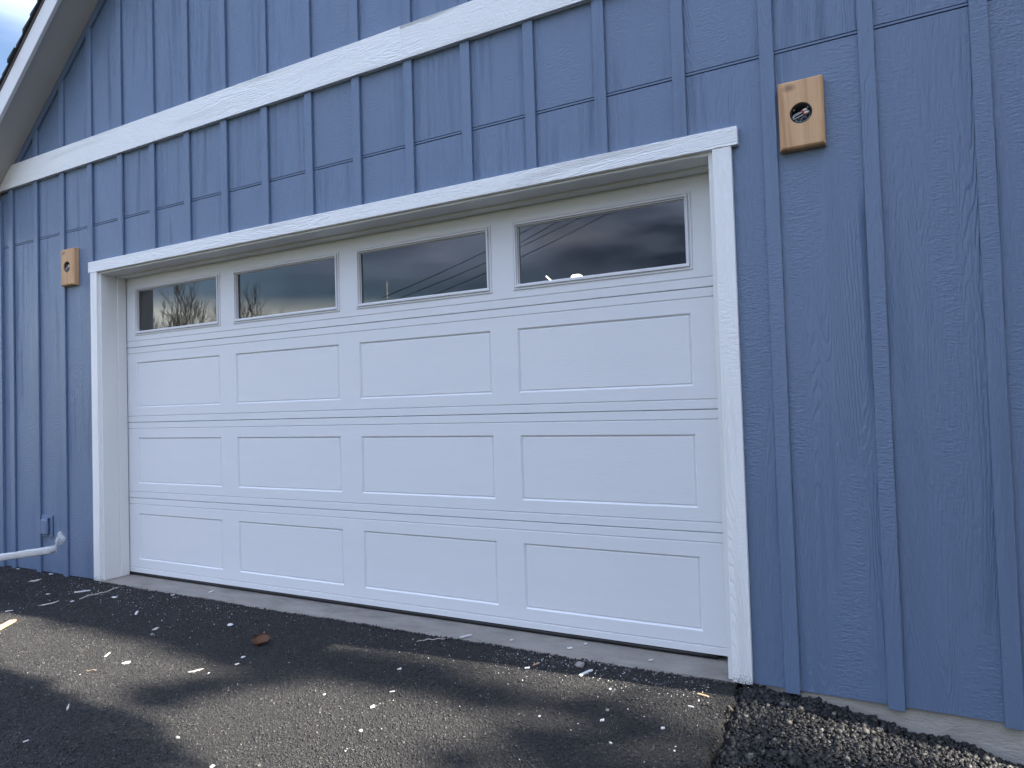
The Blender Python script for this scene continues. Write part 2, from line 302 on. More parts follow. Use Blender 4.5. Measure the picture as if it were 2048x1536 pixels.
# battens and panels
ks = list(range(-3, 17))
def xr(k): return XB + SP * k
FR = .075                                 # rake frieze board, vertical size
edges = [WL + .02] + [xr(k) - BW / 2 for k in ks if k <= 16] + [WR - .02]
def clip_top(x0, x1, off):
    pts = [(x0, zrake(x0) - off)]
    if x0 < XC < x1: pts.append((XC, zrake(XC) - off))
    pts.append((x1, zrake(x1) - off)); return pts
for i in range(len(edges) - 1):
    a, b = edges[i] + .001, edges[i + 1] - .001
    if b < CL + .05 or a > CR - .05: lo = [(a, ZS), (b, ZS), (b, ZJ), (a, ZJ)]
    elif a < CR + .02 < b: lo = [(a, 2.5), (CR + .03, 2.5), (CR + .03, ZS), (b, ZS), (b, ZJ), (a, ZJ)]
    elif a < CL - .02 < b: lo = [(a, ZS), (CL - .03, ZS), (CL - .03, 2.5), (b, 2.5), (b, ZJ), (a, ZJ)]
    else: lo = [(a, 2.5), (b, 2.5), (b, ZJ), (a, ZJ)]
    jy = nrng.uniform(-.0008, .0008)
    poly_obj('siding_panel', lo, jy, .0115, M['siding'], wall)
    up_top = min(ZB0 + .05, zrake(a) - .01, zrake(b) - .01)
    poly_obj('siding_panel', [(a, ZJ + .0185), (b, ZJ + .0185), (b, up_top), (a, up_top)], jy + .0005, .0115, M['siding'], wall)
    box_obj('flashing', a + .0005, b - .0005, -.0012, .006, ZJ + .0045, ZJ + .0140, M['grey_plastic'], wall, 0)
    top = clip_top(a, b, .012)
    if min(t[1] for t in top) > ZB1 - .02 + .01:
        poly_obj('siding_panel', [(a, ZB1 - .02), (b, ZB1 - .02)] + top[::-1], jy, .0115, M['siding'], wall)
    else:                                 # the corner bay: a triangle under the rake
        xa = (ZB1 - .02 + .012 - 3.571) / PIT - 3.667
        if a < xa < b: poly_obj('siding_panel', [(xa, ZB1 - .02), (b, ZB1 - .02), top[-1]], jy, .0115, M['siding'], wall)
batt_mesh = {}
def batten(x1, z0, ztop):
    w = BW + nrng.uniform(-.001, .001); jy = nrng.uniform(-.001, .001)
    if isinstance(ztop, float): poly = [(x1 - w, z0), (x1, z0), (x1, ztop), (x1 - w, ztop)]
    else: poly = [(x1 - w, z0), (x1, z0)] + ztop
    poly_obj('batten', poly, -.0185 + jy, -.0015, M['batten'], wall, .0022)
for k in ks:
    x1 = xr(k); x0 = x1 - BW
    if CL - .14 < x1 < CR + .07: z0 = ZH1 + .0005
    else: z0 = ZS - .012
    zt = min(ZB0 - .0005, zrake(x0) - .03, zrake(x1) - .03)
    batten(x1, z0, zt)
    if min(zrake(x0), zrake(x1)) - FR > ZB1 + .02:
        batten(x1, ZB1 + .0005, [(x1, zrake(x1) - FR)] + ([(XC, zrake(XC) - FR)] if x0 < XC < x1 else []) + [(x0, zrake(x0) - FR)])
# blue rake frieze boards
xa = (ZB1 + .006 - 3.571) / PIT - 3.667
for s in (0, 1):
    f = (lambda x: x) if s == 0 else (lambda x: 2 * XC - x)
    poly_obj('rake_frieze', [(f(xa), ZB1 + .002), (f(xa + FR / PIT), ZB1 + .002), (f(XC - .0008), APEX - FR + .001), (f(XC - .0008), APEX - .003)], -.0215, -.0015, M['batten'], wall, .002)
# corner boards
for x0, x1 in ((WL - .015, WL + .085), (WR - .085, WR + .015)):
    box_obj('corner_board', x0, x1, -.026, .012, ZS - .01, min(zrake(x0), zrake(x1)) - .035 if min(zrake(x0), zrake(x1)) < ZB0 else ZB0 - .001, M['batten'], garage, .002)
# band boards, butted
def cut(x): return max(x, (ZB0 - 3.571) / PIT - 3.667)
xl0 = (ZB0 + .003 - 3.571) / PIT - 3.667; xl1 = (ZB1 + .003 - 3.571) / PIT - 3.667
poly_obj('band_board', [(xl0, ZB0), (.7296, ZB0), (.7296, ZB1), (xl1, ZB1)], -.036, -.0008, M['white_h'], garage, .0007)
poly_obj('band_board', [(.7300, ZB0), (2 * XC - xl0, ZB0), (2 * XC - xl1, ZB1), (.7300, ZB1)], -.036, -.0008, M['white_h'], garage, .0007)
# casing
box_obj('side_casing', CL - .085, CL, -.030, -.0015, -.048, ZH0, M['white_v'], garage, .002)
box_obj('side_casing', CR, CR + .088, -.030, -.0015, -.048, ZH0, M['white_v'], garage, .002)
box_obj('head_casing', -2.4985, 2.6525, -.033, -.0015, ZH0, ZH1, M['white_h'], garage, .002)
JL, JR, ZJB = -2.370, 2.510, 2.437        # jamb faces
box_obj('jamb', JL - .03, JL, -.006, .20, -.045, ZJB + .03, M['jamb'], garage, .002)
box_obj('jamb', JR, JR + .03, -.006, .20, -.045, ZJB + .03, M['jamb'], garage, .002)
box_obj('head_jamb', JL, JR, -.006, .20, ZJB, ZJB + .03, M['jamb'], garage, .002)
box_obj('door_stop', JL, JL + .014, .125, .196, -.043, ZJB - .0135, M['jamb'], garage, .002)
box_obj('door_stop', JR - .014, JR, .125, .196, -.043, ZJB - .0135, M['jamb'], garage, .002)
box_obj('door_stop', JL, JR, .125, .196, ZJB - .0135, ZJB, M['jamb'], garage, .002)
bm = bmesh.new(); tube(bm, [(JL + .01 + .05 * i, -.009 , ZJB + .006 + .0012 * math.sin(i * .9)) for i in range(97)], .0045, 6)
link('caulk_bead', finish(bm, 'caulk_bead', smooth=True), M['jamb'], garage)
# foundation and threshold
box_obj('foundation', WL + .02, WR - .02, .014, .20, -.7, -.051, M['concrete'], garage, .004).location.y = .016
bm = bmesh.new()
for x0, x1 in ((JL - .03, -.002), (.002, JR + .03)):
    n = 60; vt = []
    for i in range(n + 1):
        x = x0 + (x1 - x0) * i / n
        vt.append([bm.verts.new(p) for p in ((x, .5, -.044), (x, -.028 + .004 * math.sin(x * 7), -.0455), (x, -.036 + .006 * math.sin(x * 5.3 + 1), -.056), (x, -.036 + .006 * math.sin(x * 5.3 + 1), -.12))])
    for u, v in zip(vt, vt[1:]):
        for j in range(3): bm.faces.new((u[j], v[j], v[j + 1], u[j + 1]))
    bm.faces.new(vt[0]); bm.faces.new(vt[-1][::-1])
link('threshold_slab', finish(bm, 'threshold_slab'), M['slab'], garage)

# ------------------------------------------------------------------ garage door
YD = .2035; DX0, DX1 = -2.385, 2.525; SH = .6237; DZ0 = -.0294
PL = [1.338 - 1.1914 * (3 - i) for i in range(4)]; PW = 1.013
bm = bmesh.new()
for i in range(4): boxbm(bm, DX0 + .02, DX1 - .02, YD + .05, YD + .085, DZ0 + SH * i + .01, DZ0 + SH * i + .06)
door = link('garage_door', finish(bm, 'garage_door'), M['steel'], garage)
door['label'] = 'white steel sectional door with four windows in the top section'
def section(i):
    z0 = DZ0 + SH * i; z1 = z0 + SH
    top = i == 3
    # profile along z: (z, y offset); V grooves 50 mm from each seam, small radius at the seam
    bz = .009 if i == 0 else 0
    prof = [(z0 + .0012 + bz, .006), (z0 + .004 + bz, .0), (z0 + .0465, 0), (z0 + .0500, .0062), (z0 + .0560, 0)]
    pz0, pz1 = (z0 + .121, z0 + .498) if not top else (1.940, 2.344)
    prof += [(pz0, 0), (pz1, 0)]
    if not top: prof += [(z1 - .0560, 0), (z1 - .0525, .0062), (z1 - .0465, 0)]
    prof += [(z1 - .004, 0), (z1 - .0012, .006)]
    xs = [DX0]
    holes = []
    for p in PL:
        a, b = (p, p + PW) if not top else (p - .013, p + 1.032)
        holes.append((a, b)); xs += [a, b]
    xs.append(DX1)
    bm = bmesh.new(); g = [[bm.verts.new((x, y, z)) for z, y in prof] for x in xs]
    for ix in range(len(xs) - 1):
        for iz in range(len(prof) - 1):
            if ix % 2 == 1 and abs(prof[iz][0] - pz0) < 1e-6: continue
            bm.faces.new((g[ix][iz], g[ix + 1][iz], g[ix + 1][iz + 1], g[ix][iz + 1]))
    # returns at the top and bottom edges
    for iz in (0, len(prof) - 1):
        back = [bm.verts.new((x, .045, prof[iz][0])) for x in xs]
        for ix in range(len(xs) - 1): bm.faces.new((g[ix][iz], back[ix], back[ix + 1], g[ix + 1][iz]))
    me = finish(bm, 'door_section')
    link('door_section', me, M['steel'], door, (0, YD, 0))
    return holes, pz0, pz1
def rings(bm, w, h, prof):
    """nested rectangles: (inset, y)"""
    L = []
    for ins, y in prof: L.append([bm.verts.new(p) for p in ((ins, y, ins), (w - ins, y, ins), (w - ins, y, h - ins), (ins, y, h - ins))])
    for a, b in zip(L, L[1:]):
        for j in range(4): bm.faces.new((a[j], a[(j + 1) % 4], b[(j + 1) % 4], b[j]))
    return L
for i in range(4):
    holes, pz0, pz1 = section(i)
    for a, b in holes:
        if i < 3:
            bm = bmesh.new(); L = rings(bm, b - a, pz1 - pz0, [(0, 0), (.0015, .0008), (.0105, .0105), (.0150, .0060), (.0165, .0055)]); bm.faces.new(L[-1])
            link('door_panel', finish(bm, 'door_panel'), M['steel'], door, (a, YD, pz0))
        else:
            bm = bmesh.new()
            L = rings(bm, b - a, pz1 - pz0, [(0, .02), (0, -.005), (.002, -.007), (.008, -.007), (.0105, -.0015), (.0135, -.0015), (.016, -.015), (.024, -.015), (.028, -.004), (.0315, -.004), (.034, .012), (.0365, .012), (.0365, .04)])
            link('window_frame', finish(bm, 'window_frame'), M['window_frame'], door, (a, YD, pz0))
            box_obj('glass_pane', a + .034, b - .034, YD + .014, YD + .019, pz0 + .034, pz1 - .034, M['glass'], door, 0)
bm = bmesh.new(); tube(bm, [(DX0 + .12 * j, YD + .014, -.0305 + .0012 * math.sin(j * 1.3)) for j in range(41)], .0135, 10)
seal = link('bottom_seal', finish(bm, 'bottom_seal', smooth=True), M['rubber'], door); seal['label'] = 'black rubber seal along the bottom of the door'
# interior
bm = bmesh.new(); x0, x1, y0, y1, z0, z1 = WL + .15, WR - .15, .36, 7.1, -.04, 2.95
v = [bm.verts.new(p) for p in ((x0, y0, z0), (x1, y0, z0), (x1, y1, z0), (x0, y1, z0), (x0, y0, z1), (x1, y0, z1), (x1, y1, z1), (x0, y1, z1))]
for f in ((0, 1, 2, 3), (4, 7, 6, 5), (0, 3, 7, 4), (1, 5, 6, 2), (2, 6, 7, 3)): bm.faces.new([v[j] for j in f])
link('interior_lining', finish(bm, 'interior_lining'), M['drywall'], garage)
box_obj('side_wall', WL, WL + .13, .151, 7.3, -.05, zrake(WL) - .02, M['siding'], garage)
box_obj('side_wall', WR - .13, WR, .151, 7.3, -.05, zrake(WR) - .02, M['siding'], garage)
poly_obj('back_wall', [(WL, -.05), (WR, -.05), (WR, zrake(WR) - .02), (XC, APEX - .02), (WL, zrake(WL) - .02)], 7.301, 7.45, M['siding'], garage)
# ------------------------------------------------------------------ roof
OV = .36                                  # eave overhang in x
def slope_poly(o0, o1, xe=None, side=0, xi=XC):
    xe = WL - OV if xe is None else xe
    f = (lambda x: x) if side == 0 else (lambda x: 2 * XC - x)
    return [(f(xe), zrake(xe) + o0), (f(xi), zrake(xi) + o0), (f(xi), zrake(xi) + o1), (f(xe), zrake(xe) + o1)]
roof = None
for s in (0, 1):
    d = poly_obj('roof', slope_poly(.002, .205, side=s, xi=XC - .0006), .0, 7.6, M['sheath'], garage, 0) if s == 0 else poly_obj('roof_deck', slope_poly(.002, .205, side=s, xi=XC - .0006), .0, 7.6, M['sheath'], roof, 0)
    if s == 0: roof = d
    if s == 1: d.location -= roof.location
def rp(name, poly, y0, y1, mat, bev=.0015):
    o = poly_obj(name, poly, y0, y1, mat, roof, bev); o.location -= roof.location; return o
for s in (0, 1):
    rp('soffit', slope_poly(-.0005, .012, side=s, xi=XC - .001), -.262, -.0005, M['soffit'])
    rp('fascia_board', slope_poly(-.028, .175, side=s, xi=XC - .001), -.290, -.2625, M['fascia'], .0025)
    rp('drip_edge', slope_poly(.1755, .207, side=s, xi=XC - .001), -.297, -.2, M['drip'])
    xe = WL - OV - .03; f = (lambda x: x) if s == 0 else (lambda x: 2 * XC - x); q = 0
    while xe < XC - .02:
        x2 = min(xe + .112, XC); a0, a1 = .2085, .243
        poly = [(f(xe), zrake(xe) + a0), (f(x2), zrake(x2) + a0), (f(x2), zrake(x2) + a0 + .012), (f(xe), zrake(xe) + a1 + nrng.uniform(-.004, .008))]
        rp('shingle', poly, -.312 + nrng.uniform(-.012, .012), 7.6, M['shingle'], 0); xe = x2
bm = bmesh.new(); prism(bm, [(-.14, -.11), (0, .005), (.14, -.11), (.14, -.075), (0, .04), (-.14, -.075)], 0, 7.9)
o = link('ridge_cap', finish(bm, 'ridge_cap'), M['shingle'], roof, (XC, -.31, APEX + .255)); o.location -= roof.location

# ------------------------------------------------------------------ ground
def hnoise(x, y): return .004 * np.sin(x * 2.1 + 1.3 * np.sin(y * 1.7)) + .003 * np.sin(y * 4.3 + x * 1.1) + .0018 * np.sin(x * 11 + y * 7) + .0014 * np.sin(x * 5 - y * 13)
def zasph(x, y): return -.056 + .013 * np.minimum(y, 0) + hnoise(x, y) * np.clip(-y / .3, .25, 1)
def grid_mesh(name, xs, ys, zf):
    X, Y = np.meshgrid(xs, ys, indexing='ij'); Z = zf(X, Y); nx, ny = X.shape
    V = np.stack([X, Y, Z], -1).reshape(-1, 3); I = np.arange(nx * ny).reshape(nx, ny)
    F = np.stack([I[:-1, :-1], I[1:, :-1], I[1:, 1:], I[:-1, 1:]], -1).reshape(-1, 4)
    me = bpy.data.meshes.new(name); me.from_pydata(V.tolist(), [], F.tolist()); me.polygons.foreach_set('use_smooth', [True] * len(me.polygons)); return me
AX = 2.555                                # asphalt edge beside the gravel
xs = np.concatenate([np.linspace(-14, -3.4, 14), np.linspace(-3.3, AX, 150)]); ys = np.concatenate([np.linspace(-16, -2.4, 20), np.linspace(-2.3, .012, 70)])
me = grid_mesh('driveway', xs, ys, zasph)
bm = bmesh.new(); bm.from_mesh(me)
for vtx in bm.verts:                      # ragged edge
    if abs(vtx.co.x - AX) < 1e-4: vtx.co.x += .012 * math.sin(vtx.co.y * 23) + .008 * math.sin(vtx.co.y * 61)
ed = [e for e in bm.edges if e.is_boundary and all(v.co.x > AX - .03 for v in e.verts)]
ret = bmesh.ops.extrude_edge_only(bm, edges=ed)
for g in ret['geom']:
    if isinstance(g, bmesh.types.BMVert): g.co.z -= .10; g.co.x += .02
bm.to_mesh(me); bm.free()
tag(link('driveway', me, M['asphalt']), kind='structure')
def zgrav(x, y):
    b = np.interp(x, [2.5, 2.84, 3.02, 3.26, 3.44, 3.63, 4.2, 6, 9], [-.060, -.083, -.108, -.153, -.168, -.213, -.30, -.42, -.5])
    out = -.085 - .035 * np.clip(x - 2.6, 0, 5) + .05 * np.minimum(y, 0)
    w = np.clip(-y / .55, 0, 1); return -.03 * np.exp(-((x - AX) / .035) ** 2) + b * (1 - w) + out * w + .006 * np.sin(x * 19 + y * 8) * np.sin(y * 17 - x * 5) - .006
xs = np.concatenate([np.linspace(AX - .04, 4.3, 90), np.linspace(4.4, 9, 12)]); ys = np.concatenate([np.linspace(-9, -2, 14), np.linspace(-1.9, .03, 90)])
tag(link('gravel_bed', grid_mesh('gravel_bed', xs, ys, zgrav), M['bed']), kind='structure')
xs = np.concatenate([np.linspace(-900, -40, 12), np.linspace(-30, 30, 31), np.linspace(40, 900, 12)])
tag(link('ground', grid_mesh('ground', xs, xs, lambda x, y: -.75 + 0 * x), M['ground']), kind='structure')
ICO = None
def ico(sub):
    b = bmesh.new(); bmesh.ops.create_icosphere(b, subdivisions=sub, radius=1); b.verts.ensure_lookup_table()
    V = np.array([v.co[:] for v in b.verts]); F = np.array([[v.index for v in f.verts] for f in b.faces]); b.free(); return V, F
OCT = (np.array([(1, 0, 0), (-1, 0, 0), (0, 1, 0), (0, -1, 0), (0, 0, 1), (0, 0, -1)], float), np.array([(0, 2, 4), (2, 1, 4), (1, 3, 4), (3, 0, 4), (2, 0, 5), (1, 2, 5), (3, 1, 5), (0, 3, 5)]))
CUBE = (np.array([(x, y, z) for x in (-1, 1) for y in (-1, 1) for z in (-1, 1)], float) * .8, np.array([(0, 1, 3), (0, 3, 2), (4, 6, 7), (4, 7, 5), (0, 4, 5), (0, 5, 1), (2, 3, 7), (2, 7, 6), (0, 2, 6), (0, 6, 4), (1, 5, 7), (1, 7, 3)]))
def scatter(name, P, S, shape, mat, jit=.3, flat=(.6, 1), tilt=.35):
    """many small stones in one mesh. P: n x 3 positions, S: n sizes"""
    V, F = shape; n = len(P); nv = len(V)
    sc = np.stack([nrng.uniform(.75, 1.3, n), nrng.uniform(.7, 1.1, n), nrng.uniform(*flat, n)], -1)
    pts = V[None] * (1 + nrng.uniform(-jit, jit, (n, nv, 1))) * sc[:, None, :]
    q = nrng.normal(size=(n, 4)); q[:, 1:3] *= tilt; q /= np.linalg.norm(q, axis=1)[:, None]
    w, x, y, z = q.T
    Rm = np.stack([np.stack([1 - 2 * (y * y + z * z), 2 * (x * y - w * z), 2 * (x * z + w * y)], -1), np.stack([2 * (x * y + w * z), 1 - 2 * (x * x + z * z), 2 * (y * z - w * x)], -1), np.stack([2 * (x * z - w * y), 2 * (y * z + w * x), 1 - 2 * (x * x + y * y)], -1)], 1)
    pts = np.einsum('nij,nvj->nvi', Rm, pts) * S[:, None, None] + P[:, None, :]
    faces = (F[None] + (np.arange(n) * nv)[:, None, None]).reshape(-1, 3)
    me = bpy.data.meshes.new(name); me.vertices.add(n * nv); me.vertices.foreach_set('co', pts.reshape(-1))
    me.loops.add(len(faces) * 3); me.loops.foreach_set('vertex_index', faces.reshape(-1).astype(np.int32))
    me.polygons.add(len(faces)); me.polygons.foreach_set('loop_start', np.arange(0, len(faces) * 3, 3, dtype=np.int32)); me.update(calc_edges=True); me.validate()
    return link(name, me, mat)
# loose gravel by the foundation
n = 46000; gx = AX + .01 + (4.6 - AX) * nrng.random(n) ** 1.25; gy = .01 - 2.0 * nrng.random(n) ** 1.2
gs = np.clip(nrng.lognormal(math.log(.0047), .45, n), .0026, .017)
gz = zgrav(gx, gy) + gs * .35 + nrng.uniform(0, .008, n)
o = scatter('gravel', np.stack([gx, gy, gz], -1), gs, CUBE, M['gravel'], .42, (.55, 1), 1.0)
tag(o, 'loose dark crushed gravel heaped against the concrete foundation', 'gravel', kind='stuff')
# aggregate standing proud of the asphalt
n = 330000; ax_ = -4.3 + (AX + 4.3) * nrng.random(n); ay = -.035 - 2.15 * nrng.random(n)
keep = (ay > -.6 - (ax_ + 3.3) * .47) & (ay > -2.2 + (ax_ - .1) * .46); ax_ = ax_[keep]; ay = ay[keep]; n = len(ax_)   # the stretch of asphalt near enough to tell the grains apart
gs = np.clip(nrng.lognormal(math.log(.0033), .34, n), .0018, .0085)
o1 = np.stack([ax_, ay, zasph(ax_, ay) + gs * nrng.uniform(-.1, .55, n)], -1)
n2 = 2600; bx = -2.45 + 5.0 * nrng.random(n2); by = -.03 - np.abs(nrng.normal(0, .018, n2)) + .008 * np.sin(bx * 21) ; g2 = np.clip(nrng.lognormal(math.log(.0045), .4, n2), .002, .010)
o2 = np.stack([bx, by, zasph(bx, by) + .002 + g2 * .3], -1)
n3 = 250; cx = AX - .01 + .03 * nrng.random(n3); cy = -2.0 * nrng.random(n3); g3 = np.clip(nrng.lognormal(math.log(.006), .4, n3), .003, .013); o3 = np.stack([cx, cy, zasph(cx, cy) - .01 + 0 * cx], -1)
o = scatter('asphalt_aggregate', np.concatenate([o1, o2, o3]), np.concatenate([gs, g2, g3]), OCT, M['grain'], .3, (.5, .9))
tag(o, 'dark stone grains standing out of the asphalt driveway', 'aggregate', kind='stuff')
# tiny white flecks of paint and caulk
n = 2300; fx = np.concatenate([nrng.uniform(-3.2, 2.5, 1100), nrng.uniform(-2.6, -.6, 600), nrng.uniform(1.3, 2.45, 600)])
fy = np.concatenate([-.03 - np.abs(nrng.normal(0, .5, 1100)), -.05 - np.abs(nrng.normal(0, .22, 600)), -.04 - np.abs(nrng.normal(0, .14, 600))])
fs = np.clip(nrng.lognormal(math.log(.0020), .5, n), .0009, .0055); fy = np.maximum(fy, -2.2)
o = scatter('paint_flecks', np.stack([fx, fy, zasph(fx, fy) + .004], -1), fs, OCT, M['fleck'], .35, (.2, .4))
tag(o, 'tiny white paint flecks sprinkled over the asphalt', 'flecks', kind='stuff')

# ------------------------------------------------------------------ cedar mounting blocks with open junction boxes
def mount_block(cx, cz, label, seed):
    r = random.Random(seed); W, H, T, C, HR = .1875, .310, .047, .010, .047
    t = thing('light_mounting_block', (cx, -.0018, cz - H / 2), label, 'mounting block', 'cedar blocks beside the door')
    bm = bmesh.new(); n = 48
    def rect(w, h, ang):
        c, s_ = math.cos(ang), math.sin(ang); k = min(w / 2 / abs(c) if abs(c) > 1e-6 else 9, h / 2 / abs(s_) if abs(s_) > 1e-6 else 9); return c * k, s_ * k
    crn = math.atan2(H, W); angs = sorted(set([round(2 * math.pi * i / n, 6) for i in range(n)] + [round(a, 6) for a in (crn, math.pi - crn, math.pi + crn, 2 * math.pi - crn)])); n = len(angs)
    loops = []
    for kind, y in (('hb', -T + .044), ('h', -T - .0005), ('f', -T), ('f2', -T + .0012), ('m', -T + .006), ('s', -T + .014), ('b', 0)):
        L = []
        for a in angs:
            if kind in ('hb', 'h'): x, z = HR * math.cos(a), HR * math.sin(a)
            else:
                i = {'f': C, 'f2': C - .0008, 'm': .0032, 's': 0, 'b': 0}[kind]; x, z = rect(W, H, a); sx = (W - 2 * i) / W; sz = (H - 2 * i) / H; x *= sx; z *= sz
            L.append(bm.verts.new((x, y, z + H / 2)))
        loops.append(L)
    for a, b in zip(loops, loops[1:]):
        for k in range(n): bm.faces.new((a[k], a[(k + 1) % n], b[(k + 1) % n], b[k]))
    link('block', finish(bm, 'block'), M['cedar'], t)
    bm = bmesh.new(); rg = []
    for rad, y in ((HR - .001, -T + .006), (HR - .005, -T + .005), (HR - .006, -.006), (.001, -.004)): rg.append([bm.verts.new((rad * math.cos(2 * math.pi * k / 32), y, rad * math.sin(2 * math.pi * k / 32) + H / 2)) for k in range(32)])
    for a, b in zip(rg, rg[1:]):
        for k in range(32): bm.faces.new((a[k], a[(k + 1) % 32], b[(k + 1) % 32], b[k]))
    jb = link('junction_box', finish(bm, 'junction_box', smooth=True), M['dark_plastic'], t)
    def wire(pts, rad, mat):
        P = []
        for i in range(len(pts) - 1):
            for q in range(6):
                u = q / 6; p0, p1, p2, p3 = [Vector(pts[max(0, min(len(pts) - 1, i + d))]) for d in (-1, 0, 1, 2)]
                P.append(.5 * ((2 * p1) + (p2 - p0) * u + (2 * p0 - 5 * p1 + 4 * p2 - p3) * u * u + (3 * p1 - p0 - 3 * p2 + p3) * u ** 3))
        P.append(Vector(pts[-1])); bm = bmesh.new(); tube(bm, [(p.x, p.y, p.z + H / 2) for p in P], rad, 7); link('wire', finish(bm, 'wire', smooth=True), mat, t)
    y = -T + .012
    wire([(.006, y, .006), (-.016, y - .004, -.004), (-.032, y - .004, -.012), (-.030, y - .003, -.020), (-.012, y - .002, -.014), (.008, y, -.006)], .0016, M['wire_w'])
    wire([(.004, y + .002, .009), (-.014, y, .004), (-.030, y, -.002), (-.036, y + .004, -.010)], .0016, M['wire_w'])
    wire([(.030, y, .010), (.036, y + .004, -.004), (.028, y + .006, -.024), (.004, y + .006, -.034), (-.018, y + .006, -.030), (-.030, y + .004, -.014)], .0015, M['wire_g'])
    wire([(-.006, y + .01, -.03), (.004, y + .005, -.018), (.016, y + .004, -.014), (.024, y + .008, -.026)], .0015, M['wire_g'])
    for (px, pz, a) in ((.004, .008, .30), (.010, -.004, .26)):
        d = Vector((math.cos(a), 0, math.sin(a))); p = Vector((px, y - .003, pz + H / 2)); bm = bmesh.new()
        tube(bm, [p + d * .003, p + d * .005, p + d * .014, p + d * .019, p + d * .022], [.0052, .0062, .0068, .0060, .003], 12)
        c = link('wire_connector', finish(bm, 'wire_connector', smooth=True), M['nut'], t)
        bm = bmesh.new(); tube(bm, [p - d * .002, p + d * .004], [.0056, .0058], 12); link('collar', finish(bm, 'collar'), M['red'], c)
    for a in (.7, 2.5, 4.1): 
        bm = bmesh.new(); tube(bm, [(.036 * math.cos(a), -T + .016, .036 * math.sin(a) + H / 2), (.036 * math.cos(a), -T + .010, .036 * math.sin(a) + H / 2)], .003, 8); link('screw', finish(bm, 'screw'), M['wire_g'], t)
mount_block(2.931, 2.5335, 'cedar mounting block with open wiring hole to the right of the door', 1)
mount_block(-2.772, 2.538, 'cedar mounting block with open wiring hole to the left of the door', 2)

# ------------------------------------------------------------------ painted outlet cover
oc = thing('outlet_cover', (-3.178, -.0018, .255), 'blue painted weatherproof outlet cover low on the wall left of the door', 'outlet cover')
box_obj('back_plate', -.078, .078, -.012, -.0005, 0, .185, M['grey_plastic'], oc, .003)
box_obj('lid', -.052, .046, -.042, -.0125, .022, .154, M['grey_plastic'], oc, .010)
box_obj('hinge', -.054, .048, -.032, -.0125, .1545, .164, M['grey_plastic'], oc, .003)

# ------------------------------------------------------------------ plastic wrapped profile sticking in from the left
wd = Vector((-.56, -.12, -.083)).normalized(); tip = Vector((-2.155, -.5, .318))
wp = thing('wrapped_trim_profile', (tip.x, tip.y, tip.z), 'long white profile in clear plastic wrap sticking in from the left, its end twisted shut', 'wrapped profile')
side = wd.cross(Vector((0, 0, 1))).normalized(); upv = side.cross(wd).normalized()
def sweep(name, stations, mat, cap=True, wob=0, n=20, sq=.55):
    bm = bmesh.new(); rr_ = []; r = random.Random(3)
    for d, a, b, off in stations:
        c = wd * d + off; L = []
        for k in range(n):
            th = 2 * math.pi * k / n; x = math.copysign(abs(math.cos(th)) ** sq, math.cos(th)); z = math.copysign(abs(math.sin(th)) ** sq, math.sin(th)); w_ = 1 + wob * r.uniform(-1, 1)
            L.append(bm.verts.new(c + side * (x * a * w_) + upv * (z * b * w_)))
        rr_.append(L)
    for p, q in zip(rr_, rr_[1:]):
        for k in range(n): bm.faces.new((p[k], p[(k + 1) % n], q[(k + 1) % n], q[k]))
    if cap: bm.faces.new(rr_[0][::-1]); bm.faces.new(rr_[-1])
    return link(name, finish(bm, name, smooth=True), mat, wp)
Z3 = Vector((0, 0, 0))
sweep('profile', [(.02 + .02 * i, .034, .024, Z3) for i in range(2)] + [(.3 * i + .1, .034, .024, Z3) for i in range(9)], M['wrapboard'], sq=.35)
sweep('plastic_wrap', [(-.002, .006, .006, Z3), (.006, .022, .017, Z3), (.02, .037, .028, Z3), (.06, .040, .0295, Z3), (.12, .038, .028, Z3)] + [(.2 + .07 * i, .038 + .003 * math.sin(i * 2.3), .028 + .0025 * math.sin(i * 1.7), Z3) for i in range(33)], M['film'], False, .02, 24, .45)
td = Vector((.56, .05, .62)).normalized()
def tail(name, pts, mat):
    bm = bmesh.new(); rr_ = []; n = 22; r = random.Random(9)
    for s_, a, b in pts:
        c = td * s_ + Vector((0, 0, -.004 + .010 * math.sin(s_ * 14))); sd = Vector((0, 1, 0)); u_ = td.cross(sd).normalized()
        rr_.append([bm.verts.new(c + sd * math.cos(2 * math.pi * k / n) * a * (1 + .28 * math.sin(k * 2.4 + s_ * 40)) + u_ * math.sin(2 * math.pi * k / n) * b * (1 + .25 * math.sin(k * 3.1 + s_ * 25))) for k in range(n)])
    for p, q in zip(rr_, rr_[1:]):
        for k in range(n): bm.faces.new((p[k], p[(k + 1) % n], q[(k + 1) % n], q[k]))
    return link(name, finish(bm, name, smooth=True), mat, wp)
tail('twisted_tail', [(-.012, .006, .006), (.004, .007, .007), (.020, .009, .009), (.036, .0065, .007), (.050, .009, .012), (.070, .015, .024), (.095, .019, .038), (.120, .018, .044), (.140, .014, .040), (.150, .008, .030)], M['film'])
# lumber the profile rests on, out of the frame
ls = thing('lumber_stack', (-3.75, -.86, -.07), 'stack of planks the wrapped profile rests on, beyond the left edge', 'lumber')
for i in range(4): box_obj('plank', -.09 + .006 * (i % 2), .09 + .004 * i, -.6, .6 - .03 * i, .036 * i, .036 * i + .034, M['tan'], ls, .002)

